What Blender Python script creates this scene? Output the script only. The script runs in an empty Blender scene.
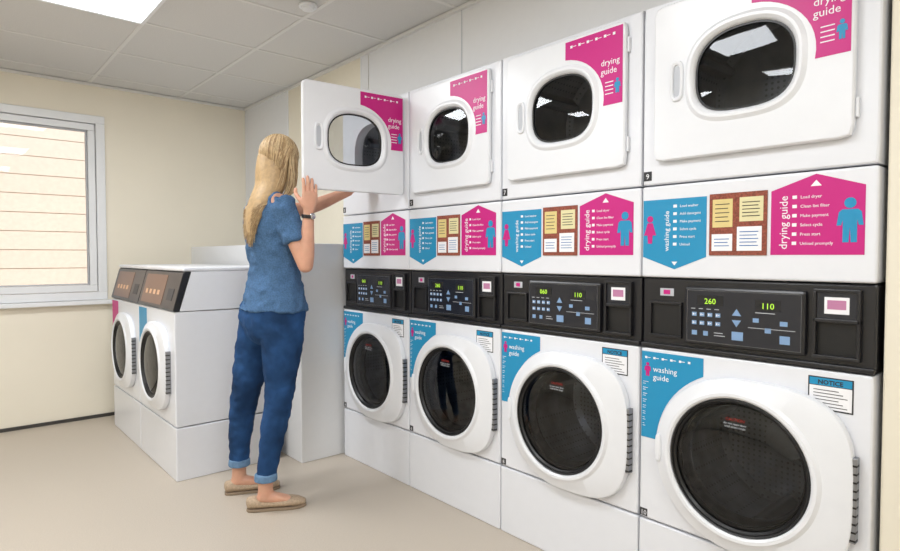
import bpy, bmesh, math, random
from mathutils import Vector, Matrix
random.seed(4)
S=bpy.context.scene
COL=S.collection
try:
    S.view_settings.view_transform='Standard'
    S.view_settings.look='None'
except Exception as e: print(e)

def lin(h):
    h=h.lstrip('#'); o=[]
    for i in (0,2,4):
        c=int(h[i:i+2],16)/255
        o.append(c/12.92 if c<=.04045 else ((c+.055)/1.055)**2.4)
    return o
def mat(name,hx,rough=.5,metal=0,coat=0,em=0,nscale=0,namt=0,bscale=0,bamt=0,spec=.5,sss=0):
    m=bpy.data.materials.new(name); m.use_nodes=True
    nt=m.node_tree; b=nt.nodes['Principled BSDF']
    c=lin(hx)+[1]
    b.inputs['Base Color'].default_value=c
    b.inputs['Roughness'].default_value=rough
    b.inputs['Metallic'].default_value=metal
    b.inputs['Specular IOR Level'].default_value=spec
    b.inputs['Coat Weight'].default_value=coat
    b.inputs['Coat Roughness'].default_value=.08
    if sss: 
        b.inputs['Subsurface Weight'].default_value=sss; b.inputs['Subsurface Scale'].default_value=.01
    if em:
        b.inputs['Emission Color'].default_value=c; b.inputs['Emission Strength'].default_value=em
    tc=nt.nodes.new('ShaderNodeTexCoord')
    if not namt: nscale,namt=25,.006
    n=nt.nodes.new('ShaderNodeTexNoise'); n.inputs['Scale'].default_value=nscale; n.inputs['Detail'].default_value=4
    nt.links.new(tc.outputs['Object'],n.inputs['Vector'])
    r=nt.nodes.new('ShaderNodeValToRGB'); r.color_ramp.elements[0].position=.35; r.color_ramp.elements[1].position=.65
    r.color_ramp.elements[0].color=[x*(1-namt) for x in c[:3]]+[1]
    r.color_ramp.elements[1].color=[min(1,x*(1+namt)) for x in c[:3]]+[1]
    nt.links.new(n.outputs['Fac'],r.inputs['Fac']); nt.links.new(r.outputs['Color'],b.inputs['Base Color'])
    if bamt:
        n2=nt.nodes.new('ShaderNodeTexNoise'); n2.inputs['Scale'].default_value=bscale
        nt.links.new(tc.outputs['Object'],n2.inputs['Vector'])
        bp=nt.nodes.new('ShaderNodeBump'); bp.inputs['Strength'].default_value=bamt; bp.inputs['Distance'].default_value=.01
        nt.links.new(n2.outputs['Fac'],bp.inputs['Height']); nt.links.new(bp.outputs['Normal'],b.inputs['Normal'])
    return m
def glassmat(name,tint,rough=.02,gl=.9):
    m=bpy.data.materials.new(name); m.use_nodes=True; nt=m.node_tree
    for n in list(nt.nodes): nt.nodes.remove(n)
    o=nt.nodes.new('ShaderNodeOutputMaterial'); mx=nt.nodes.new('ShaderNodeMixShader')
    t=nt.nodes.new('ShaderNodeBsdfTransparent'); t.inputs[0].default_value=(*tint,1)
    g=nt.nodes.new('ShaderNodeBsdfGlossy'); g.inputs['Roughness'].default_value=rough
    g.inputs[0].default_value=(gl,gl*1.01,gl*1.03,1)
    f=nt.nodes.new('ShaderNodeFresnel'); f.inputs['IOR'].default_value=1.5
    nt.links.new(f.outputs[0],mx.inputs[0]); nt.links.new(t.outputs[0],mx.inputs[1]); nt.links.new(g.outputs[0],mx.inputs[2])
    nt.links.new(mx.outputs[0],o.inputs[0]); return m

M={}
M['white']=mat('white_enamel','#e2e4ea',.28)
M['white2']=mat('white_plastic','#e4e6eb',.28)
M['grey']=mat('grey_plastic','#b9bdc4',.4)
M['black']=mat('black_plastic','#1b1b1f',.3)
M['black2']=mat('black_recess','#0b0b0d',.5)
M['panel']=mat('control_panel','#20222a',.22)
M['pink']=mat('pink_vinyl','#c3127c',.4)
M['blue']=mat('blue_vinyl','#188cba',.4)
M['navy']=mat('light_blue_button','#7f9fc6',.4)
M['txt']=mat('white_print','#eeeef2',.5)
M['dtxt']=mat('dark_print','#26262a',.5)
M['btxt']=mat('blue_print','#2a6fb0',.5)
M['red']=mat('red_print','#a0302a',.5)
M['green']=mat('led_green','#a4d63a',.5,em=.8)
M['board']=mat('cork_board','#8b4a3a',.8,nscale=200,namt=.3)
M['note']=mat('sticky_note','#dcc888',.7)
M['note2']=mat('sticky_note_pale','#dfd6a8',.7)
M['brown']=mat('brown_display','#6e4c39',.3)
M['orange']=mat('orange_print','#d8b08c',.5)
M['steel']=mat('stainless_steel','#8d8f94',.3,metal=1)
M['chrome']=mat('chrome_trim','#c4c6ca',.18,metal=1)
M['hinge']=mat('hinge_metal','#8f9196',.35,metal=.8)
M['drum']=mat('drum_steel','#9b9ea4',.4,metal=.35,nscale=12,namt=.15)
M['wdrum']=mat('washer_drum_steel','#8c8f95',.32,metal=.65,nscale=9,namt=.35)
M['gasket']=mat('rubber_gasket','#161618',.4)
M['tubgasket']=mat('tub_gasket_rubber','#3a3b3e',.5)
M['glass']=glassmat('door_glass',(.50,.51,.53),.02,.8)
M['glassl']=glassmat('dryer_glass',(.64,.66,.69),.02,.75)
M['wglass']=glassmat('window_glass',(.97,.98,.98),.0,.2)
def perf(m,sc,fac):
    nt=m.node_tree; b=nt.nodes['Principled BSDF']
    src=b.inputs['Base Color'].links[0].from_socket
    tc=nt.nodes.new('ShaderNodeTexCoord'); v=nt.nodes.new('ShaderNodeTexVoronoi'); v.inputs['Scale'].default_value=sc; v.inputs['Randomness'].default_value=.0
    nt.links.new(tc.outputs['Object'],v.inputs['Vector'])
    lt=nt.nodes.new('ShaderNodeMath'); lt.operation='LESS_THAN'; lt.inputs[1].default_value=.24
    nt.links.new(v.outputs['Distance'],lt.inputs[0])
    ml=nt.nodes.new('ShaderNodeMath'); ml.operation='MULTIPLY'; ml.inputs[1].default_value=fac
    nt.links.new(lt.outputs[0],ml.inputs[0])
    mx=nt.nodes.new('ShaderNodeMix'); mx.data_type='RGBA'; mx.inputs[7].default_value=(.04,.04,.045,1)
    nt.links.new(ml.outputs[0],mx.inputs[0]); nt.links.new(src,mx.inputs[6]); nt.links.new(mx.outputs[2],b.inputs['Base Color'])
perf(M['drum'],55,.5); perf(M['wdrum'],55,.6)

def empty(name,mw=None,parent=None):
    e=bpy.data.objects.new(name,None); e.empty_display_size=.1; COL.objects.link(e)
    if parent: e.parent=parent
    if mw is not None: e.matrix_local=mw
    return e
def mk(name,v,f,m,parent=None,bevel=0,smooth=False,seg=2,ang=35,wn=False):
    me=bpy.data.meshes.new(name); me.from_pydata([tuple(p) for p in v],[],f); me.update()
    bm=bmesh.new(); bm.from_mesh(me)
    bmesh.ops.recalc_face_normals(bm,faces=bm.faces)
    if smooth:
        for fc in bm.faces: fc.smooth=True
        for e in bm.edges:
            if len(e.link_faces)==2 and e.calc_face_angle(0)>math.radians(ang): e.smooth=False
    bm.to_mesh(me); bm.free()
    me.materials.append(m)
    o=bpy.data.objects.new(name,me); COL.objects.link(o)
    if parent: o.parent=parent
    if bevel:
        b=o.modifiers.new('bevel','BEVEL'); b.width=bevel; b.segments=seg; b.limit_method='ANGLE'
    if wn:
        q=o.modifiers.new('weighted_normals','WEIGHTED_NORMAL'); q.keep_sharp=True; q.weight=90
    return o
def boxgeo(x0,x1,y0,y1,z0,z1,off=0):
    v=[(x0,y0,z0),(x1,y0,z0),(x1,y1,z0),(x0,y1,z0),(x0,y0,z1),(x1,y0,z1),(x1,y1,z1),(x0,y1,z1)]
    f=[[3,2,1,0],[4,5,6,7],[0,1,5,4],[1,2,6,5],[2,3,7,6],[3,0,4,7]]
    return v,[[i+off for i in q] for q in f]
def box(name,x0,x1,y0,y1,z0,z1,m,parent=None,bevel=0,seg=2):
    v,f=boxgeo(x0,x1,y0,y1,z0,z1); return mk(name,v,f,m,parent,bevel,seg=seg)
def boxes(name,lst,m,parent=None,bevel=0):
    V=[];F=[]
    for b in lst:
        v,f=boxgeo(*b,off=len(V)); V+=v;F+=f
    return mk(name,V,F,m,parent,bevel)
def prism(name,pts,z0,z1,m,parent=None,bevel=0):
    n=len(pts); v=[(x,y,z0) for x,y in pts]+[(x,y,z1) for x,y in pts]
    f=[list(range(n))[::-1],list(range(n,2*n))]+[[i,(i+1)%n,n+(i+1)%n,n+i] for i in range(n)]
    return mk(name,v,f,m,parent,bevel)
def rings(name,rs,m,parent=None,cap0=False,cap1=False,loop=False,bevel=0,ang=30,wn=False):
    n=len(rs[0]); v=[p for r in rs for p in r]; f=[]
    k=len(rs)
    for a in range(k if loop else k-1):
        b=(a+1)%k
        for i in range(n):
            j=(i+1)%n; f.append([a*n+i,a*n+j,b*n+j,b*n+i])
    if cap0: f.append(list(range(n))[::-1])
    if cap1: f.append(list(range((k-1)*n,k*n)))
    return mk(name,v,f,m,parent,bevel,smooth=True,ang=ang,wn=wn)
def text(s,x,y,z,size,m,parent,rot=0,align='LEFT',name=None,bold=0):
    c=bpy.data.curves.new(name or 'label_text','FONT'); c.body=s; c.size=size; c.align_x=align; c.extrude=.0003; c.offset=bold
    c.resolution_u=2
    o=bpy.data.objects.new(name or 'label_text',c); COL.objects.link(o); o.parent=parent
    o.location=(x,y,z); o.rotation_euler=(0,0,math.radians(rot)); c.materials.append(m); return o

def angles(cx,cy,x0,x1,y0,y1,n=72):
    a=[2*math.pi*i/n for i in range(n)]
    for X in(x0,x1):
        for Y in(y0,y1):
            t=math.atan2(Y-cy,X-cx)%(2*math.pi)
            a.append(t)
    a=sorted(a); o=[a[0]]
    for t in a[1:]:
        if t-o[-1]>1e-3: o.append(t)
    return o
def rrect(A,cx,cy,x0,x1,y0,y1,r,inset,z):
    mx,my=(x0+x1)/2,(y0+y1)/2; hx,hy=(x1-x0)/2-inset,(y1-y0)/2-inset
    r=min(r,hx,hy)
    def sdf(x,y):
        qx=abs(x-mx)-hx+r; qy=abs(y-my)-hy+r
        return math.hypot(max(qx,0),max(qy,0))+min(max(qx,qy),0)-r
    o=[]
    for a in A:
        c,s=math.cos(a),math.sin(a); lo,hi=0,2
        for _ in range(34):
            md=(lo+hi)/2
            if sdf(cx+c*md,cy+s*md)>0: hi=md
            else: lo=md
        o.append((cx+c*lo,cy+s*lo,z))
    return o
def sell(A,cx,cy,rx,ry,n,z,rxr=None,nr=None,nb=None):
    o=[]
    for a in A:
        c,s=math.cos(a),math.sin(a)
        RX,N=(rx,n) if (c<0 or rxr is None) else (rxr,nr or n)
        if nb and s<0: N=nb
        r=(abs(c/RX)**N+abs(s/ry)**N)**(-1/N)
        o.append((cx+c*r,cy+s*r,z))
    return o
UA=[2*math.pi*i/64 for i in range(64)]
def cabinet(name,x0,x1,y0,y1,depth,holefn,m,parent,cx,cy):
    A=angles(cx,cy,x0,x1,y0,y1)
    rs=[rrect(A,cx,cy,x0,x1,y0,y1,.004,.003,-depth),rrect(A,cx,cy,x0,x1,y0,y1,.004,0,-.01),rrect(A,cx,cy,x0,x1,y0,y1,.006,.002,-.003),
        rrect(A,cx,cy,x0,x1,y0,y1,.008,.006,0),holefn(A,0),holefn(A,-.05)]
    return rings(name,rs,m,parent,cap0=True,wn=True)
def drum(name,cx,cy,r,z0,z1,parent,baffles=3,m='drum'):
    rs=[sell(UA,cx,cy,r*.98,r*.98,2,z0),sell(UA,cx,cy,r,r,2,z0-.03),sell(UA,cx,cy,r,r,2,z1),sell(UA,cx,cy,r*.9,r*.9,2,z1-.02),sell(UA,cx,cy,r*.3,r*.3,2,z1-.02),sell(UA,cx,cy,r*.28,r*.28,2,z1+.01)]
    rings(name,rs,M[m],parent,cap1=True)
    for k in range(baffles):
        a=.6+2*math.pi*k/baffles
        c,s=math.cos(a),math.sin(a); t=Vector((-s,c))
        p=lambda rr,w:(cx+c*rr+t.x*w,cy+s*rr+t.y*w)
        prism('drum_baffle_%d'%k,[p(r,-.03),p(r,.03),p(r*.8,.012),p(r*.8,-.012)],z1,z0-.04,M['steel'],parent,.004)
def figure(name,x,y,h,m,z,parent,skirt=False):
    r=h*.12
    head=[(x+r*math.cos(a),y+h-r+r*math.sin(a)) for a in [2*math.pi*i/14 for i in range(14)]]
    prism(name+'_head',head,z,z+.0006,m,parent)
    if skirt: b=[(-.1,.74),(.1,.74),(.2,.42),(.24,.3),(.1,.3),(.08,0),(-.08,0),(-.1,.3),(-.24,.3),(-.2,.42)]
    else: b=[(-.15,.74),(.15,.74),(.22,.68),(.26,.38),(.17,.38),(.14,.5),(.14,0),(.02,0),(.0,.34),(-.02,0),(-.14,0),(-.14,.5),(-.17,.38),(-.26,.38),(-.22,.68)]
    prism(name+'_body',[(x+h*a,y+h*c) for a,c in b],z,z+.0006,m,parent)
def lines(name,rects,z,m,parent):
    boxes(name,[(a,b,c,d,z,z+.0005) for a,b,c,d in rects],m,parent)

def frameM(x,y):
    return Matrix(((0,0,-1,x),(-1,0,0,y),(0,1,0,0),(0,0,0,1)))

def washer_door(E,cx,cy,R,Rr,g):
    A=[2*math.pi*i/96 for i in range(96)]
    D=lambda ins,z:sell(A,cx,cy,R-ins,R-ins,2,z,Rr-ins,3.4)
    Ci=lambda r,z:sell(A,cx,cy,r,r,2,z)
    rings('door_frame',[D(.003,.0),D(0,.005),D(0,.022),D(.002,.026),D(.006,.028),Ci(g+.030,.033),Ci(g+.020,.040),Ci(g+.011,.040),Ci(g+.005,.035),Ci(g+.002,.02),Ci(g,-.02)],M['white2'],E)
    rings('door_trim_ring',[Ci(g+.003,.033),Ci(g,.036),Ci(g-.003,.034),Ci(g-.004,.025)],M['gasket'],E)
    rings('door_seal',[Ci(g-.003,.030),Ci(g-.006,.031),Ci(g-.012,.024),Ci(g-.014,.0)],M['gasket'],E)
    rings('door_bowl_glass',[Ci(g-.010,.022),Ci(g-.03,.029),Ci(g-.07,.034),Ci(g-.12,.037),Ci(.01,.038)],M['glass'],E,cap1=True)
    rings('door_inner_ring',[Ci(g-.014,.0),Ci(g-.020,.004),Ci(g-.026,-.01),Ci(g-.030,-.04)],M['chrome'],E)
    hx=cx+Rr-.010
    boxes('door_hinge',[(hx,hx+.016,cy-.12,cy+.10,.0,.024)],M['hinge'],E,bevel=.002)
    boxes('door_hinge_slots',[(hx+.002,hx+.0165,cy-.115+k*.0214,cy-.110+k*.0214,.004,.0246) for k in range(10)],M['black2'],E)
    rings('door_handle',[sell(UA,cx-R+.014,cy,.010,.045,3,.02),sell(UA,cx-R+.014,cy,.010,.045,3,.034),sell(UA,cx-R+.014,cy,.007,.04,3,.037)],M['white2'],E,cap1=True)

def washer(x,y,w,num,left=False,idx=0):
    E=empty('front_load_washing_machine',frameM(x,y))
    g=.0025; cx=w/2
    cy=.537 if not left else .56
    R=.255 if not left else .232
    G=.195 if not left else .178
    dep=.75 if not left else .56
    box('kick_panel',g,w-g,0,.273,-dep,0,M['white'],E,.005)
    ctop=.848 if not left else .866
    hole=lambda A,z:sell(A,cx,cy,G+.01,G+.01,2,z)
    cabinet('cabinet',g,w-g,.278,ctop,dep,hole,M['white'],E,cx,cy)
    drum('drum',cx,cy,G+.03,-.06,-.36,E,m='wdrum')
    rings('tub_gasket',[sell(UA,cx,cy,G+.012,G+.012,2,-.01),sell(UA,cx,cy,G-.012,G-.012,2,-.045),sell(UA,cx,cy,G-.014,G-.014,2,-.06),sell(UA,cx,cy,G+.03,G+.03,2,-.062)],M['tubgasket'],E)
    washer_door(E,cx,cy,R,(.293 if not left else .265),G)
    rr=R+.012
    xe=.33*w if not left else .25*w
    zt=ctop-.012
    pts=[(.012*w,zt),(xe,zt)]
    a0=math.acos(max(-1,min(1,(xe-cx)/rr)))
    pts_arc=[]
    a1=math.pi-.05
    for k in range(13):
        a=a0+(a1-a0)*k/12
        px,py=cx+rr*math.cos(a),cy+rr*math.sin(a)
        if px<.03*w: px=.03*w
        pts_arc.append((px,py))
    pts+=pts_arc+[(.012*w,pts_arc[-1][1])]
    dm=M['blue'] if not(left and idx==1) else M['pink']
    prism('washing_guide_decal',pts,.0003,.0012,dm,E)
    if not left:
        text('washing\nguide',.075*w,.772,.0014,.026,M['txt'],E,name='washing_guide_text')
        figure('figure_icon',.045*w,.755,.045,M['pink'],.0013,E)
        lines('washing_guide_lines',[(.03*w+k*.045*w,.042*w+k*.045*w,.813,.820) for k in range(6)]+[(.043*w+k*.045*w,.060*w+k*.045*w,.8155,.8175) for k in range(5)]+[(.02*w,.05*w-.002*k,.735-k*.02,.7365-k*.02) for k in range(8)]+[(.02*w,.035*w,.728-k*.02,.7295-k*.02) for k in range(8)],.0013,M['txt'],E)
        box('notice_label',.77*w,.93*w,.742,.83,.0003,.0012,M['dtxt'],E)
        box('notice_label_head',.775*w,.925*w,.808,.827,.0012,.0016,M['blue'],E)
        box('notice_label_face',.775*w,.925*w,.746,.806,.0012,.0016,M['txt'],E)
        text('NOTICE',.85*w,.811,.0016,.016,M['dtxt'],E,align='CENTER',name='notice_text',bold=.0005)
        lines('notice_print',[(.79*w,.91*w-.01*(k%3),.752+k*.0085,.7538+k*.0085) for k in range(6)],.0018,M['dtxt'],E)
        text('CAUTION',cx,cy+G-.060,.0345,.012,M['red'],E,align='CENTER',name='caution_text')
        text('do not open door\nuntil drum stops',cx,cy+G-.071,.0355,.009,M['grey'],E,align='CENTER',name='caution_small_text')
        box('console',g,w-g,.851,1.078,-dep,-.012,M['black'],E,.006)
        boxes('console_lip',[(g,w-g,.851,.866,-.03,.002)],M['black'],E,.004)
        box('control_panel',.234*w,.758*w,.878,1.055,-.02,.003,M['black'],E,.008)
        box('control_panel_face',.250*w,.742*w,.888,1.045,.002,.0045,M['panel'],E,.003)
        a,b,c,d=.250*w,.742*w,.888,1.045
        lines('control_panel_outline',[(a,b,c,c+.0008),(a,b,d-.0008,d),(a,a+.0008,c,d),(b-.0008,b,c,d)],.0046,M['hinge'],E)
        box('display_left',.30*w,.42*w,1.0,1.03,.004,.0052,M['black2'],E)
        box('display_right',.56*w,.66*w,.995,1.025,.004,.0052,M['black2'],E)
        text('260' if idx%2 else '060',.36*w,1.005,.0054,.024,M['green'],E,align='CENTER',name='display_digits')
        text('110',.61*w,1.000,.0054,.024,M['green'],E,align='CENTER',name='display_digits')
        lines('console_buttons',[(.275*w+k*.037*w,.297*w+k*.037*w,.966-r*.026,.978-r*.026) for k in range(4) for r in range(2)]+
              [(.275*w,.30*w,.908,.922),(.33*w,.352*w,.908,.922),(.60*w,.625*w,.932,.946),(.66*w,.70*w,.905,.928),(.66*w,.69*w,.955,.968),(.55*w,.575*w,.96,.972)],.0048,M['navy'],E)
        lines('console_icons',[(.279*w+k*.037*w,.284*w+k*.037*w,.969-r*.026,.975-r*.026) for k in range(4) for r in range(2)]+[(.287*w+k*.037*w,.293*w+k*.037*w,.971-r*.026,.973-r*.026) for k in range(4) for r in range(2)],.0054,M['txt'],E)
        prism('arrow_button',[(.46*w,.975),(.50*w,.975),(.48*w,.995)],.0046,.0056,M['navy'],E)
        prism('arrow_button_down',[(.46*w,.962),(.50*w,.962),(.48*w,.942)],.0046,.0056,M['navy'],E)
        box('select_button',.46*w,.51*w,.903,.928,.0046,.006,M['navy'],E,.001)
        lines('console_print',[(.27*w+k*.037*w,.29*w+k*.037*w,.988,.9902) for k in range(4)]+[(.53*w,.72*w,.943,.9445),(.56*w,.64*w,.987,.989),(.38*w,.43*w,.91,.912),(.38*w,.42*w,.918,.92)],.0048,M['grey'],E)
        x0,x1=.045*w,.215*w
        boxes('left_pocket_frame',[(x0,x1,.888,.896,-.02,-.002),(x0,x1,.995,1.003,-.02,-.002),(x0,x0+.008,.896,.995,-.02,-.002),(x1-.008,x1,.896,.995,-.02,-.002)],M['black'],E,.002)
        box('left_pocket',x0+.008,x1-.008,.896,.995,-.013,-.0112,M['black2'],E)
        box('left_label',x0+.035,x1-.03,1.022,1.046,-.012,-.0105,M['grey'],E)
        box('left_label_spot',x0+.047,x1-.042,1.027,1.041,-.0105,-.0098,M['pink'],E)
        x0,x1=.782*w,.948*w
        boxes('dispenser_frame',[(x0,x1,.878,.888,-.02,.004),(x0,x1,.975,.985,-.02,.004),(x0,x1,1.055,1.063,-.02,.004),(x0,x0+.008,.888,1.056,-.02,.004),(x1-.008,x1,.888,1.056,-.02,.004)],M['black'],E,.002)
        box('dispenser_slot',x0+.008,x1-.008,.888,.975,-.014,-.0108,M['black2'],E)
        box('dispenser_tag_panel',x0+.008,x1-.008,.985,1.055,-.02,-.002,M['panel'],E)
        box('dispenser_tag',x0+.026,x1-.026,.998,1.042,-.002,-.001,M['txt'],E)
        box('dispenser_tag_spot',x0+.033,x1-.033,1.010,1.034,-.001,-.0004,mat('tag_mauve','#b9799f',),E)
        box('number_plate',.01*w,.05*w,.285,.31,.0002,.001,M['dtxt'],E)
        text(str(num),.03*w,.289,.0012,.022,M['txt'],E,align='CENTER',name='machine_number')
    else:
        pr=[(.868,0.0),(.875,.006),(1.062,-.045),(1.07,-.055),(1.07,-.085),(.868,-.025)]
        V=[(g,a,b) for a,b in pr]+[(w-g,a,b) for a,b in pr]; n=len(pr)
        mk('console',V,[list(range(n)),list(range(n,2*n))[::-1]]+[[i,(i+1)%n,n+(i+1)%n,n+i] for i in range(n)],M['black'],E,.003)
        pr=[(.868,-.026),(1.07,-.086),(1.07,-dep),(.868,-dep)]
        V=[(g,a,b) for a,b in pr]+[(w-g,a,b) for a,b in pr]; n=4
        mk('cabinet_top_rear',V,[list(range(n)),list(range(n,2*n))[::-1]]+[[i,(i+1)%n,n+(i+1)%n,n+i] for i in range(n)],M['white'],E,.003)
        box('top_lid',g,w-g,1.071,1.092,-dep,-.045,M['white'],E,.006)
        def sl(yy): return .006+(yy-.875)/(1.062-.875)*(-.051)
        def quad(nm,xa,xb,ya,yb,m,e):
            v=[(xa,ya,sl(ya)+e-.002),(xb,ya,sl(ya)+e-.002),(xb,yb,sl(yb)+e-.002),(xa,yb,sl(yb)+e-.002),(xa,ya,sl(ya)+e),(xb,ya,sl(ya)+e),(xb,yb,sl(yb)+e),(xa,yb,sl(yb)+e)]
            mk(nm,v,[[3,2,1,0],[4,5,6,7],[0,1,5,4],[1,2,6,5],[2,3,7,6],[3,0,4,7]],m,E)
        quad('display_panel',.08*w,.66*w,.890,1.048,M['brown'],.0015)
        for k in range(4): quad('display_mark_%d'%k,(.16+.11*k)*w,(.22+.11*k)*w,.94,.965,M['orange'],.0025)
        quad('card_slot',.76*w,.9*w,.92,.98,M['tubgasket'],.0015)
    return E

def dryer_door(P,w,opened=False):
    W=.838*w; x0,x1=-W,0
    y0,y1=1.45,1.935; cx=-.918*w+.497*w; cy=1.693
    A=angles(cx,cy,x0,x1,y0,y1,96)
    RR=lambda ins,z:rrect(A,cx,cy,x0,x1,y0,y1,.022,ins,z)
    H=lambda rx,ry,z:sell(A,cx,cy,rx,ry,2.4,z,nb=3.0)
    rings('door_panel',[RR(0.002,0),RR(0,.003),RR(0,.015),RR(.002,.018),RR(.005,.020),H(.170,.150,.020),H(.166,.146,.023),H(.159,.139,.028),H(.152,.132,.028),H(.144,.124,.022),H(.140,.120,.014),H(.140,.120,0)],M['white2'],P,loop=True,wn=True)
    rings('door_window_seal',[H(.140,.120,.012),H(.134,.114,.012),H(.134,.114,.004)],M['gasket'],P)
    rings('door_window_glass',[H(.138,.118,.006),H(.10,.085,.010),H(.05,.04,.012),H(.005,.004,.013)],M['glassl'],P,cap1=True)
    hx=-.918*w+.2*w
    q=lambda rx,ry,z:sell(UA,hx,1.69,rx,ry,3.5,z)
    rings('door_handle',[q(.022,.062,.020),q(.021,.061,.026),q(.018,.057,.028),q(.012,.05,.025),q(.011,.049,.0205)],M['white2'],P,cap1=True)
    rings('door_handle_recess',[q(.0105,.047,.0212),q(.004,.03,.0216)],M['grey'],P,cap1=True)
    dx=-.918*w
    cxx=cx; rx,rz=.19,.168
    pts=[(dx+.535*w,1.922),(dx+.905*w,1.922),(dx+.905*w,1.665)]
    a_s=math.asin((1.665-cy)/rz)
    pe=(dx+.535*w-cxx)/rx; a_e=math.acos(pe)
    for k in range(13):
        a=a_s+(a_e-a_s)*k/12
        pts.append((cxx+rx*math.cos(a),cy+rz*math.sin(a)))
    prism('drying_guide_decal',pts,.0202,.0212,M['pink'],P)
    text('drying\nguide',dx+.80*w-.018,1.80,.0215,.03,M['txt'],P,name='drying_guide_text')
    lines('decal_icons',[(dx+.57*w+k*.055*w,dx+.585*w+k*.055*w,1.896,1.905) for k in range(6)]+[(dx+.588*w+k*.055*w,dx+.61*w+k*.055*w,1.8995,1.9015) for k in range(5)]+[(dx+.80*w,dx+.85*w,1.74-k*.013,1.743-k*.013) for k in range(4)],.0214,M['txt'],P)
    figure('figure_icon',dx+.875*w,1.70,.05,M['blue'],.0214,P)

def dryer(x,y,w,num,opened=False):
    E=empty('stacked_tumble_dryer',frameM(x,y)); g=.0025
    cx,cy=.497*w,1.693
    box('lower_fascia',g,w-g,1.081,1.376,-.75,0,M['white'],E,.007,3)
    hole=lambda A,z:sell(A,cx,cy,.18,.16,2.7,z)
    cabinet('cabinet',g,w-g,1.380,1.956,.75,hole,M['white'],E,cx,cy)
    drum('drum',cx,cy,.225,-.05,-.30,E)
    P=empty('dryer_door',parent=E)
    P.matrix_local=Matrix.Translation((.918*w,0,.003))@Matrix.Rotation(math.radians(85 if opened else 0),4,'Y')
    dryer_door(P,w,opened)
    boxes('hinges',[(.918*w,.930*w,1.50,1.55,0,.012),(.918*w,.930*w,1.83,1.88,0,.012)],M['white2'],E,.002)
    z0,z1=.0003,.0012
    prism('washing_arrow_decal',[(.012*w,1.147),(.012*w,1.331),(.335*w,1.331),(.335*w,1.147),(.18*w,1.108)],z0,z1,M['blue'],E)
    figure('figure_icon_pink',.05*w,1.19,.09,M['pink'],z1,E,True)
    text('washing guide',.15*w,1.165,.0014,.023,M['txt'],E,rot=90,name='washing_guide_text')
    L=['Load washer','Add detergent','Make payment','Select cycle','Press start','Unload']
    for k,s in enumerate(L):
        text(s,.205*w,1.303-k*.024,.0014,.0115,M['txt'],E,name='guide_step_text')
    prism('arrow_mark',[(.165*w,1.132),(.195*w,1.132),(.18*w,1.12)],z1,z1+.0004,M['txt'],E)
    lines('guide_icons',[(.172*w,.19*w,1.303-k*.024,1.312-k*.024) for k in range(6)],.0013,M['txt'],E)
    box('notice_board',.35*w,.60*w,1.152,1.335,z0,.003,M['board'],E)
    for nm,a,b,c,d,m in [('note_yellow',.365,.455,1.235,1.318,'note'),('note_pale',.485,.585,1.25,1.32,'note2'),('card_white',.362,.455,1.165,1.215,'txt'),('card_grey',.475,.58,1.165,1.235,'txt')]:
        box(nm,a*w,b*w,c,d,.003,.0038,M[m],E)
        n=5 if d-c>.06 else 3
        lines(nm+'_lines',[((a+.012)*w,(b-.014-.006*(k%2))*w,d-.016-k*(d-c-.02)/n,d-.0137-k*(d-c-.02)/n) for k in range(n)],.0039,M['dtxt'] if 'note' in nm else M['btxt'],E)
    prism('drying_arrow_decal',[(.615*w,1.153),(.615*w,1.33),(.785*w,1.368),(.955*w,1.33),(.955*w,1.153)],z0,z1,M['pink'],E)
    text('drying guide',.68*w,1.168,.0014,.030,M['txt'],E,rot=90,name='drying_guide_text')
    L=['Load dryer','Clean lint filter','Make payment','Select cycle','Press start','Unload promptly']
    for k,s in enumerate(L):
        text(s,.728*w,1.305-k*.025,.0014,.0115,M['txt'],E,name='guide_step_text')
    lines('guide_icons2',[(.698*w,.715*w,1.305-k*.025,1.314-k*.025) for k in range(6)],.0013,M['txt'],E)
    prism('arrow_mark2',[(.765*w,1.336),(.805*w,1.336),(.785*w,1.352)],z1,z1+.0004,M['txt'],E)
    figure('figure_icon_blue',.905*w,1.185,.115,M['blue'],z1,E)
    box('number_plate',.012*w,.055*w,1.395,1.425,.0002,.001,M['dtxt'],E)
    text(str(num),.033*w,1.401,.0012,.024,M['txt'],E,align='CENTER',name='machine_number')
    return E

XF=1.774
ed=[2.976,2.350,1.720,1.075,.418]
for i in range(4):
    w=ed[i]-ed[i+1]
    washer(XF,ed[i],w,[4,6,8,10][i],idx=i)
    dryer(XF,ed[i],w,[3,5,7,9][i],opened=(i==0))
washer(.912,3.850,.687,2,left=True,idx=0)
washer(.912,4.539,.687,1,left=True,idx=1)

# ---------------- room
M['wall']=mat('cream_wall_paint','#ebe4d4',.75,nscale=3,namt=.012,bscale=150,bamt=.03)
M['wallw']=mat('white_cladding','#e2e3e5',.45)
M['wally']=mat('cream_cladding','#e8e1d0',.5)
M['ceil']=mat('ceiling_tile','#d4d3d1',.9,nscale=150,namt=.03,bscale=300,bamt=.1)
M['tbar']=mat('ceiling_grid','#dddcda',.5)
M['floor']=mat('vinyl_floor','#bdb2a4',.42,nscale=220,namt=.08,bscale=300,bamt=.02)
M['base']=mat('dark_skirting','#3a3734',.5)
M['frame']=mat('upvc_frame','#e6e8eb',.4)
YB,ZC,XW=4.824,2.36,1.964
XL,YN=-2.35,-1.6
box('floor',XL,2.7,YN,YB+.1,-.1,0,M['floor'])
wx0,wx1,wz0,wz1=-.35,.94,.84,2.135
boxes('wall_back',[(XL,wx0,YB,YB+.14,0,ZC),(wx1,2.7,YB,YB+.14,0,ZC),(wx0,wx1,YB,YB+.14,0,wz0),(wx0,wx1,YB,YB+.14,wz1,ZC)],M['wall'])
box('wall_left',XL-.1,XL,YN,YB,0,ZC,M['wall'])
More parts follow.
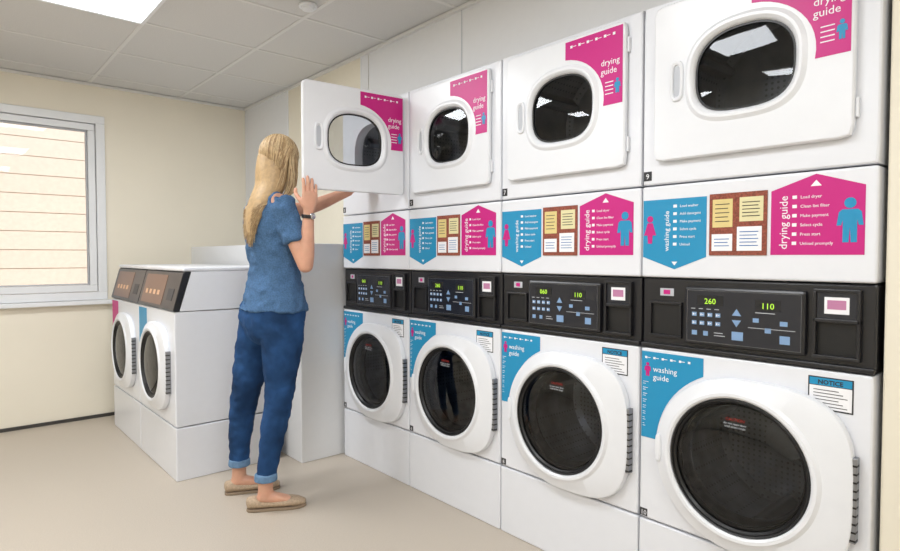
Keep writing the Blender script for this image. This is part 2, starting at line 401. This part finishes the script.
box('wall_front',XL,2.7,YN-.1,YN,0,ZC,M['wall'])
boxes('wall_right',[(2.6,2.7,YN,2.985,0,ZC)],M['wallw'])
box('wall_right_far',XW,2.7,2.99,YB,0,ZC,M['wally'])
box('wall_right_bulkhead',XW,2.6,.41,2.989,1.965,ZC,M['wallw'])
box('wall_right_pier',1.80,2.6,YN,.409,0,ZC,M['wally'],bevel=.004)
boxes('trim_1',[(XW-.006,XW,3.06,3.072,1.22,ZC-.002),(XW-.006,XW,4.04,4.052,1.22,ZC-.002)],M['frame'])
boxes('trim_2',[(XW-.003,XW,y,y+.003,1.966,ZC-.002) for y in (.95,2.17)],M['grey'])
box('wall_cladding_panel',XW-.004,XW-.0005,4.052,YB-.002,1.222,ZC-.002,M['wallw'])
box('wall_cladding_panel_near',XW-.004,XW-.0005,2.991,3.06,1.222,ZC-.002,M['wallw'])
box('baseboard_back',XL,1.5,YB-.012,YB,0,.022,M['base'])
box('baseboard_left',XL,XL+.012,YN,YB-.012,0,.03,M['base'])
box('service_duct_boxing',1.52,1.962,3.0,YB-.002,0,1.22,M['wallw'],bevel=.004)
box('ceiling',XL,2.7,YN,YB+.1,ZC,ZC+.1,M['ceil'])
xs=[.25+.6*k for k in range(-4,3)]; ys=[3.4+.6*k for k in range(-8,3)]
boxes('ceiling_grid_trim',[(x-.010,x+.010,YN,YB,ZC-.004,ZC) for x in xs if x<XW]+[(XL,XW,y-.010,y+.010,ZC-.0038,ZC) for y in ys if y>YN],M['tbar'])
boxes('trim_ceiling_edge',[(XL,XW,YB-.02,YB,ZC-.02,ZC-.004),(XW-.02,XW,.41,YB-.02,ZC-.02,ZC-.004)],M['tbar'])
M['led']=mat('led_diffuser','#f8fcff',.5,em=2.5)
for k,(lx,ly) in enumerate([(.55,3.1),(.55,1.3),(.55,-.5),(-1.25,3.1),(-1.25,1.3),(-1.25,-.5)]):  # first panel is the visible fixture; others are unseen, added for even light
    E=empty('ceiling_light_panel',Matrix.Translation((lx,ly,ZC)))
    box('diffuser',-.285,.285,-.285,.285,-.010,-.006,M['led'],E)
    boxes('bezel',[(-.3,.3,-.3,-.285,-.014,-.004),(-.3,.3,.285,.3,-.014,-.004),(-.3,-.285,-.285,.285,-.014,-.004),(.285,.3,-.285,.285,-.014,-.004)],M['frame'],E)
    L=bpy.data.lights.new('panel_lamp','AREA'); L.shape='SQUARE'; L.size=.56; L.energy=[21,17,18,25,19,16][k]; L.color=(.94,.97,1)
    o=bpy.data.objects.new('panel_lamp',L); COL.objects.link(o); o.parent=E; o.location=(0,0,-.016)
E=empty('smoke_detector',Matrix.Translation((1.388,2.639,ZC-.004)))
def lathe(name,prof,m,parent):
    rs=[[(r*math.cos(a),r*math.sin(a),z) for a in UA] for r,z in prof]
    return rings(name,rs,m,parent,cap1=True,cap0=True)
lathe('base',[(.042,0),(.044,-.006),(.042,-.012)],M['frame'],E)
lathe('sensor',[(.030,-.012),(.028,-.024),(.016,-.028)],M['frame'],E)
# window
E=empty('window_1',Matrix.Translation((0,YB,0)))
def fr(name,a,b,c,d,t,y0,y1,m):
    boxes(name,[(a,b,y0,y1,c,c+t),(a,b,y0,y1,d-t,d),(a,a+t,y0,y1,c+t,d-t),(b-t,b,y0,y1,c+t,d-t)],m,E,.004)
fr('outer_frame',wx0+.001,wx1-.001,wz0+.001,wz1-.001,.055,-.012,.08,M['frame'])
fr('sash',wx0+.060,wx1-.060,wz0+.060,wz1-.060,.045,.005,.07,M['frame'])
fr('bead',wx0+.108,wx1-.108,wz0+.108,wz1-.108,.008,.01,.05,M['grey'])
box('pane',wx0+.107,wx1-.107,.034,.038,wz0+.107,wz1-.107,M['wglass'],E)
box('sill',wx0-.03,wx1+.03,-.05,0,wz0-.03,wz0-.001,M['frame'],E,.004)
box('trim_dado',wx1+.03,1.5,YB-.008,YB,.815,.835,M['wall'],None,.002)
M['side']=mat('pale_brick','#e9d9cb',.8,nscale=30,namt=.03)
M['sidel']=mat('pale_mortar','#c0ad9c',.8)
boxes('neighbouring_building_wall',[(-4,4.5,6.590,6.8,-1+.17*k,-1+.17*k+.163) for k in range(34)],M['side'])
box('neighbouring_building_backing',-4,4.5,6.598,6.81,-1,4.79,M['sidel'])
box('exterior_ground',-6,6,4.98,9,-1.1,-1.001,mat('paving','#9a958c',.9))
w=bpy.data.worlds.new('World'); S.world=w; w.use_nodes=True
w.node_tree.nodes['Background'].inputs[0].default_value=(.85,.92,1,1); w.node_tree.nodes['Background'].inputs[1].default_value=1.3
L=bpy.data.lights.new('sun','SUN'); L.energy=3.6; L.angle=.02; L.color=(1,.94,.88)
o=bpy.data.objects.new('sun',L); COL.objects.link(o); o.rotation_euler=(math.radians(35),0,math.radians(10)); o.location=(0,-3,6)

# ---------------- woman
WE=empty('woman',Matrix.Identity(4))
def tube(path,side,n=20,cap=(.6,.6)):
    P=[Vector(p[:3]) for p in path]; R=[(p[3],p[4] if len(p)>4 else p[3]) for p in path]
    side=Vector(side); V=[];F=[]
    T=[]
    for i in range(len(P)):
        a=P[max(0,i-1)]; b=P[min(len(P)-1,i+1)]; T.append((b-a).normalized())
    ringsl=[]
    def ring(c,t,ra,rb):
        s=(side-t*side.dot(t)).normalized(); u=t.cross(s)
        return [c+s*(ra*math.cos(2*math.pi*k/n))+u*(rb*math.sin(2*math.pi*k/n)) for k in range(n)]
    r0=min(R[0]); r1=min(R[-1])
    st=[(P[0]-T[0]*r0*cap[0]*k,math.sqrt(1-k*k)) for k in (.97,.8,.45)]
    for c,s_ in st: ringsl.append(ring(c,T[0],R[0][0]*s_,R[0][1]*s_))
    for i in range(len(P)): ringsl.append(ring(P[i],T[i],*R[i]))
    en=[(P[-1]+T[-1]*r1*cap[1]*k,math.sqrt(1-k*k)) for k in (.45,.8,.97)]
    for c,s_ in en: ringsl.append(ring(c,T[-1],R[-1][0]*s_,R[-1][1]*s_))
    for r in ringsl: V+=r
    for a in range(len(ringsl)-1):
        for i in range(n):
            j=(i+1)%n; F.append([a*n+i,a*n+j,(a+1)*n+j,(a+1)*n+i])
    F.append(list(range(n))[::-1]); F.append(list(range((len(ringsl)-1)*n,len(ringsl)*n)))
    return V,F
def sub(path,k=4):
    out=[]; n=len(path)
    for i in range(n-1):
        p0=path[max(0,i-1)];p1=path[i];p2=path[i+1];p3=path[min(n-1,i+2)]
        for s in range(k):
            t=s/k
            out.append(tuple(.5*((2*b)+(-a+c)*t+(2*a-5*b+4*c-d)*t*t+(-a+3*b-3*c+d)*t**3) for a,b,c,d in zip(p0,p1,p2,p3)))
    out.append(tuple(path[-1])); return out
def ellips(c,axes,fwd,n=24):
    f=Vector(fwd).normalized(); up=Vector((0,0,1)); s=f.cross(up).normalized(); up=s.cross(f)
    V=[];F=[];m=14
    for i in range(1,m):
        th=math.pi*i/m
        for k in range(n):
            ph=2*math.pi*k/n
            V.append(Vector(c)+f*(axes[0]*math.sin(th)*math.cos(ph))+s*(axes[1]*math.sin(th)*math.sin(ph))+up*(axes[2]*math.cos(th)))
    for a in range(m-2):
        for i in range(n):
            j=(i+1)%n; F.append([a*n+i,a*n+j,(a+1)*n+j,(a+1)*n+i])
    F.append(list(range(n))[::-1]); F.append(list(range((m-2)*n,(m-1)*n)))
    return V,F
def merge(gs):
    V=[];F=[]
    for v,f in gs:
        o=len(V); V+=list(v); F+=[[i+o for i in q] for q in f]
    return V,F
def organic(name,gs,m,vox,sm=6,disp=None):
    V,F=merge(gs); o=mk(name,V,F,m,WE,smooth=True,ang=180)
    r=o.modifiers.new('remesh','REMESH'); r.mode='VOXEL'; r.voxel_size=vox; r.use_smooth_shade=True
    if sm:
        s=o.modifiers.new('smooth','SMOOTH'); s.factor=.5; s.iterations=sm
    if disp:
        t=bpy.data.textures.new(name+'_folds','CLOUDS'); t.noise_scale=disp[0]; t.noise_depth=1
        d=o.modifiers.new('folds','DISPLACE'); d.texture=t; d.strength=disp[1]; d.mid_level=.5; d.texture_coords='LOCAL'
    return o
M['skin']=mat('skin','#d3a087',.5,nscale=30,namt=.04,sss=.1)
M['lip']=mat('lips','#b8655f',.4)
M['shirt']=mat('chambray_tshirt','#4a698d',.9,nscale=160,namt=.18,bscale=22,bamt=.4,spec=.2)
M['jeans']=mat('denim','#22416a',.9,nscale=7,namt=.38,bscale=30,bamt=.4,spec=.2)
M['cuff']=mat('denim_cuff','#6684a3',.9,nscale=40,namt=.15,spec=.2)
M['shoe']=mat('tan_shoe','#b09a82',.7,nscale=120,namt=.15)
M['sole']=mat('shoe_sole','#8c7a66',.8)
M['hair1']=mat('blonde_hair','#b3956c',.5,nscale=60,namt=.12)
M['hair2']=mat('blonde_hair_light','#cfb68e',.48,nscale=60,namt=.1)
M['hair3']=mat('blonde_hair_dark','#8a6c49',.5,nscale=60,namt=.1)
Yax=(0,1,0)
RL=sub([(1.215,2.590,.90,.095,.115),(1.215,2.585,.80,.092,.104),(1.207,2.582,.66,.078,.087),(1.194,2.578,.50,.060,.066),(1.168,2.572,.38,.055,.062),(1.132,2.563,.22,.044,.048),(1.118,2.558,.145,.042,.044)],4)
LL=sub([(1.200,2.750,.90,.095,.115),(1.185,2.760,.80,.092,.104),(1.155,2.780,.66,.080,.089),(1.130,2.802,.50,.062,.068),(1.114,2.815,.38,.055,.062),(1.104,2.828,.22,.044,.048),(1.102,2.83,.145,.042,.044)],4)
pelv=sub([(1.215,2.668,.99,.145,.108),(1.212,2.668,.93,.160,.122),(1.20,2.668,.86,.168,.130),(1.203,2.668,.79,.155,.115)],3)
bum=[ellips((1.145,2.61,.865),(.068,.075,.08),(1,0,0)),ellips((1.14,2.73,.865),(.068,.075,.08),(1,0,0))]
organic('jeans',[tube(RL,Yax,cap=(.5,.02)),tube(LL,Yax,cap=(.5,.02)),tube(pelv,Yax,cap=(.3,.5))]+bum,M['jeans'],.006,6,(.045,.014))
for nm,c in (('jeans_cuff_right',(1.119,2.559)),('jeans_cuff_left',(1.104,2.83))):
    organic(nm,[tube([(c[0],c[1],.165,.048,.050),(c[0]-.001,c[1],.135,.050,.052)],Yax,cap=(.1,.1))],M['cuff'],.004,3)
tor=sub([(1.215,2.668,.895,.184,.150),(1.217,2.668,.95,.170,.136),(1.222,2.668,1.06,.146,.115),(1.218,2.668,1.16,.148,.114),(1.212,2.665,1.27,.162,.124),(1.198,2.662,1.36,.170,.108),(1.192,2.66,1.41,.140,.080),(1.197,2.66,1.44,.085,.062)],4)
Rs,Re,Rw=(1.190,2.520,1.385),(1.262,2.440,1.105),(1.266,2.414,1.345)
Ls,Le,Lw=(1.197,2.800,1.385),(1.435,2.775,1.385),(1.655,2.705,1.49)
lerp=lambda a,b,t:tuple(a[i]+(b[i]-a[i])*t for i in range(3))
slR=[(1.19,2.57,1.375,.052,.054),(*Rs,.055,.060),(*lerp(Rs,Re,.3),.052,.058),(*lerp(Rs,Re,.6),.053,.060)]
slL=[(1.19,2.75,1.375,.052,.054),(*Ls,.054,.058),(*lerp(Ls,Le,.3),.052,.056),(*lerp(Ls,Le,.6),.052,.058)]
organic('tshirt',[tube(tor,Yax,cap=(.05,.2)),tube(sub(slR,3),Yax,cap=(.3,.05)),tube(sub(slL,3),Yax,cap=(.3,.05))],M['shirt'],.006,5,(.05,.022))
G=[]
G.append(tube(sub([(1.205,2.665,1.0,.12,.09),(1.21,2.665,1.15,.125,.09),(1.205,2.663,1.30,.135,.09),(1.195,2.66,1.38,.12,.07),(1.195,2.66,1.43,.065,.055),(1.205,2.66,1.48,.050,.052),(1.222,2.658,1.55,.048,.053)],3),Yax))
armL=sub([(1.19,2.76,1.375,.042,.042),(*Ls,.044,.046),(*lerp(Ls,Le,.5),.040,.043),(*lerp(Ls,Le,.9),.035,.036),(*lerp(Le,Lw,.3),.035,.037),(*lerp(Le,Lw,.7),.028,.030),(*Lw,.024,.019)],3)
uR=sub([(1.19,2.56,1.375,.042,.042),(*Rs,.044,.046),(*lerp(Rs,Re,.5),.039,.042),(*Re,.033,.034)],3)
fR=sub([(*Re,.033,.034),(*lerp(Re,Rw,.25),.035,.038),(*lerp(Re,Rw,.65),.028,.030),(*Rw,.024,.018)],3)
G+= [tube(uR,Yax,cap=(.5,.9)),tube(fR,(1,0,0),cap=(.9,.5)),tube(armL,(0,0,1))]
def hand(W,D,N,Sd,curl,tN=.3):
    W,D,N,Sd=map(Vector,(W,D,N,Sd)); D.normalize(); Sd=(Sd-D*Sd.dot(D)).normalized(); N=(N-D*N.dot(D)-Sd*N.dot(Sd)).normalized()
    g=[]
    pr=[(0,.025,.018),(.025,.031,.016),(.055,.038,.0145),(.085,.038,.012)]
    g.append(tube([(*(W+D*a),b,c) for a,b,c in pr],Sd,cap=(.5,.6)))
    for off,ln,r,extra in ((.0285,.068,.0083,0),(.0095,.076,.0086,.004),(-.0095,.071,.0082,.001),(-.028,.056,.0074,-.008)):
        p=W+D*(.078+extra)+Sd*off; path=[(*(p),r*1.05,r*1.05)]
        d=(D+Sd*off*2.0).normalized(); ang=0
        for i,(fr_,c) in enumerate(((.45,curl[0]),(.30,curl[1]),(.25,curl[2]))):
            ang+=c; dd=(d*math.cos(ang)+N*math.sin(ang)).normalized()
            q=p+dd*ln*fr_*.5; path.append((*q,r*.96,r*.96)); p=p+dd*ln*fr_; path.append((*p,r*(1.0-.1*i),r*(1.0-.1*i)))
        g.append(tube(path,Sd,n=12,cap=(.9,.9)))
    b=W+D*.022+Sd*.018
    p1=b+D*.028+Sd*.022+N*.010; p2=p1+D*.026+Sd*.010+N*(.018+tN*.02); p3=p2+D*.022+N*.004
    g.append(tube(sub([(*b,.014,.013),(*p1,.0115,.011),(*p2,.0095,.009),(*p3,.0078,.0075)],2),D.cross(N) ,n=12,cap=(.9,.9)))
    return g
G+=hand(Rw,(.05,-.06,1),(0,1,0),(-1,0,0),(.08,.12,.14),.4)
G+=hand(Lw,(.85,-.25,.42),(.2,.0,-1),(0,-1,0),(.2,.3,.3))
hd=Vector((.80,.60,-.10)).normalized(); hc=Vector((1.252,2.655,1.600))
hs=hd.cross(Vector((0,0,1))).normalized(); hu=hs.cross(hd)
def hp(f,s,u): return hc+hd*f+hs*s+hu*u
G.append(ellips(hp(-.012,0,.018),(.088,.070,.084),hd))
G.append(ellips(hp(.022,0,-.02),(.062,.056,.082),hd))
G.append(ellips(hp(.048,0,-.080),(.028,.030,.024),hd))
G.append(tube([(*hp(.073,0,.012),.008,.008),(*hp(.087,0,-.012),.010,.010),(*hp(.096,0,-.028),.013,.011)],hs,n=12))
for sg in (-1,1):
    G.append(ellips(hp(.064,sg*.030,.022),(.016,.018,.008),hd))
    G.append(ellips(hp(.053,sg*.033,-.03),(.02,.02,.02),hd))
    G.append(ellips(hp(-.005,sg*.071,-.008),(.018,.007,.030),hd))
for c,tip in (((1.118,2.558),(1.274,2.489)),((1.104,2.83),(1.276,2.765))):
    G2=[tube(sub([(c[0]+.02,c[1],.34,.03,.03),(c[0],c[1],.16,.032,.034),(c[0]-.002,c[1],.09,.029,.034),(c[0]-.005,c[1]+.003,.055,.030,.038)],2),Yax),
        tube([(c[0],c[1],.06,.028,.03),(c[0]+(tip[0]-c[0])*.5,c[1]+(tip[1]-c[1])*.5,.040,.032,.020),(c[0]+(tip[0]-c[0])*.8,c[1]+(tip[1]-c[1])*.8,.022,.03,.014)],Yax)]
    organic('ankle_and_foot',G2,M['skin'],.005,3)
organic('body_skin',G,M['skin'],.0032,4)
for sg in (-1,1):
    v,f=ellips(hp(.066,sg*.029,.006),(.011,.012,.010),hd); mk('eye_%s'%('r' if sg>0 else 'l'),v,f,M['txt'],WE,smooth=True)
    v,f=ellips(hp(.075,sg*.029,.006),(.003,.005,.005),hd); mk('iris_%s'%('r' if sg>0 else 'l'),v,f,M['dtxt'],WE,smooth=True)
v,f=ellips(hp(.078,0,-.052),(.008,.022,.006),hd); mk('lips',v,f,M['lip'],WE,smooth=True)
for nm,hl,tp in (('shoe_right',(1.045,2.602),(1.280,2.486)),('shoe_left',(1.040,2.856),(1.282,2.763))):
    hl=Vector((*hl,0)); tp=Vector((*tp,0)); d=tp-hl
    sec=[(.04,.026,.028,.032),(.12,.032,.030,.034),(.25,.033,.024,.028),(.42,.034,.020,.024),(.58,.040,.021,.025),(.72,.043,.023,.026),(.86,.037,.020,.022),(.95,.024,.015,.017)]
    side=Vector((0,0,1)).cross(d.normalized())
    organic(nm,[tube([(*(hl+d*t+Vector((0,0,zc+.004))),a,b) for t,a,b,zc in sec],side,cap=(.5,.8))],M['shoe'],.004,2)
    sl=[(0,.012),(.03,.026),(.12,.034),(.3,.035),(.45,.036),(.6,.043),(.75,.045),(.88,.038),(.97,.022),(1,.008)]
    up=[(hl+d*t+side*a) for t,a in sl]+[(hl+d*t-side*a) for t,a in reversed(sl)]
    prism(nm+'_sole',[(p.x,p.y) for p in up],0,.012,M['sole'],WE,.003)
def torus(name,c,n,R,r,m,el=.8):
    n=Vector(n).normalized(); a=n.orthogonal().normalized(); b=n.cross(a); V=[];F=[]
    for i in range(28):
        t=2*math.pi*i/28; dr=a*math.cos(t)+b*math.sin(t)
        for k in range(6):
            p=2*math.pi*k/6; V.append(Vector(c)+dr*(R+r*.4*math.cos(p))+n*(r*math.sin(p)))
    for i in range(28):
        for k in range(6):
            F.append([i*6+k,i*6+(k+1)%6,((i+1)%28)*6+(k+1)%6,((i+1)%28)*6+k])
    return mk(name,V,F,m,WE,smooth=True)
wc=Vector(lerp(Re,Rw,.92)); torus('watch_strap',wc,Vector(Rw)-Vector(Re),.0275,.009,M['black'])
v,f=ellips(wc+Vector((.006,-.027,0)),(.005,.014,.014),(0,-1,0)); mk('watch_face',v,f,M['chrome'],WE,smooth=True)
# hair
base=[ellips(hp(-.024,0,.020),(.089,.079,.088),hd),
      tube(sub([(1.215,2.645,1.60,.074,.080),(1.20,2.638,1.53,.080,.078),(1.178,2.632,1.46,.084,.062),(1.130,2.630,1.39,.080,.042),(1.102,2.630,1.32,.064,.028),(1.092,2.630,1.25,.035,.016)],3),Yax)]
organic('hair_mass',base,M['hair1'],.005,6)
cu=bpy.data.curves.new('hair_strands','CURVE'); cu.dimensions='3D'; cu.bevel_depth=.0012; cu.bevel_resolution=1; cu.resolution_u=3
for m_ in ('hair1','hair2','hair3'): cu.materials.append(M[m_])
for i in range(1900):
    ph=math.radians(random.uniform(38,322)); lay=random.uniform(0,.006)
    th0=math.radians(random.uniform(2,55) if random.random()<.8 else random.uniform(55,85)); pts=[]
    ax=(.093+lay,.083+lay,.092+lay)
    for k in range(6):
        th=th0+(math.radians(98)-th0)*k/5
        pp=ph+(math.pi-ph)*.20*(k/5)
        pts.append(hp(-.024+ax[0]*math.sin(th)*math.cos(pp),ax[1]*math.sin(th)*math.sin(pp),.020+ax[2]*math.cos(th)))
    p0=pts[-1].copy(); bk=(1-abs(ph-math.pi)/math.radians(142))
    endz=1.185+random.uniform(0,.10)+(1-bk)*.09
    v=math.sin(pp)
    spread=v*.078+random.uniform(-.012,.012)
    wv=random.uniform(0,6.28); am=random.uniform(.001,.004)
    mid=Vector((1.19-.018*bk+random.uniform(-.01,.02),2.635-spread*1.05,1.45))
    sh=Vector((1.112-random.uniform(.0,.016),2.636-spread*.95,1.375))
    en=Vector((1.084+random.uniform(-.008,.012),2.632-spread*.6,endz))
    if bk<.45: mid.x+=.05; mid.z-=.01; sh.x+=.015
    ctrl=[tuple(p0),tuple(mid),tuple(sh),tuple(en)]
    for q in sub(ctrl,4)[1:]:
        t=q[2]*22+wv
        pts.append(Vector((q[0]+am*math.sin(t),q[1]+am*math.cos(t*.8),q[2])))
    sp=cu.splines.new('POLY'); sp.points.add(len(pts)-1)
    for k,p in enumerate(pts):
        sp.points[k].co=(*p,1); sp.points[k].radius=1-.6*max(0,(k-8)/(len(pts)-8))
    sp.material_index=random.choice((0,0,1,1,2))
o=bpy.data.objects.new('hair_strands',cu); COL.objects.link(o); o.parent=WE

cam=bpy.data.cameras.new('camera'); cam.lens=23.8; cam.sensor_width=36; cam.clip_start=.05
o=bpy.data.objects.new('camera',cam); COL.objects.link(o); o.location=(0,0,1.15)
o.rotation_euler=(math.radians(90-1.88),0,-math.radians(40.99)); S.camera=o
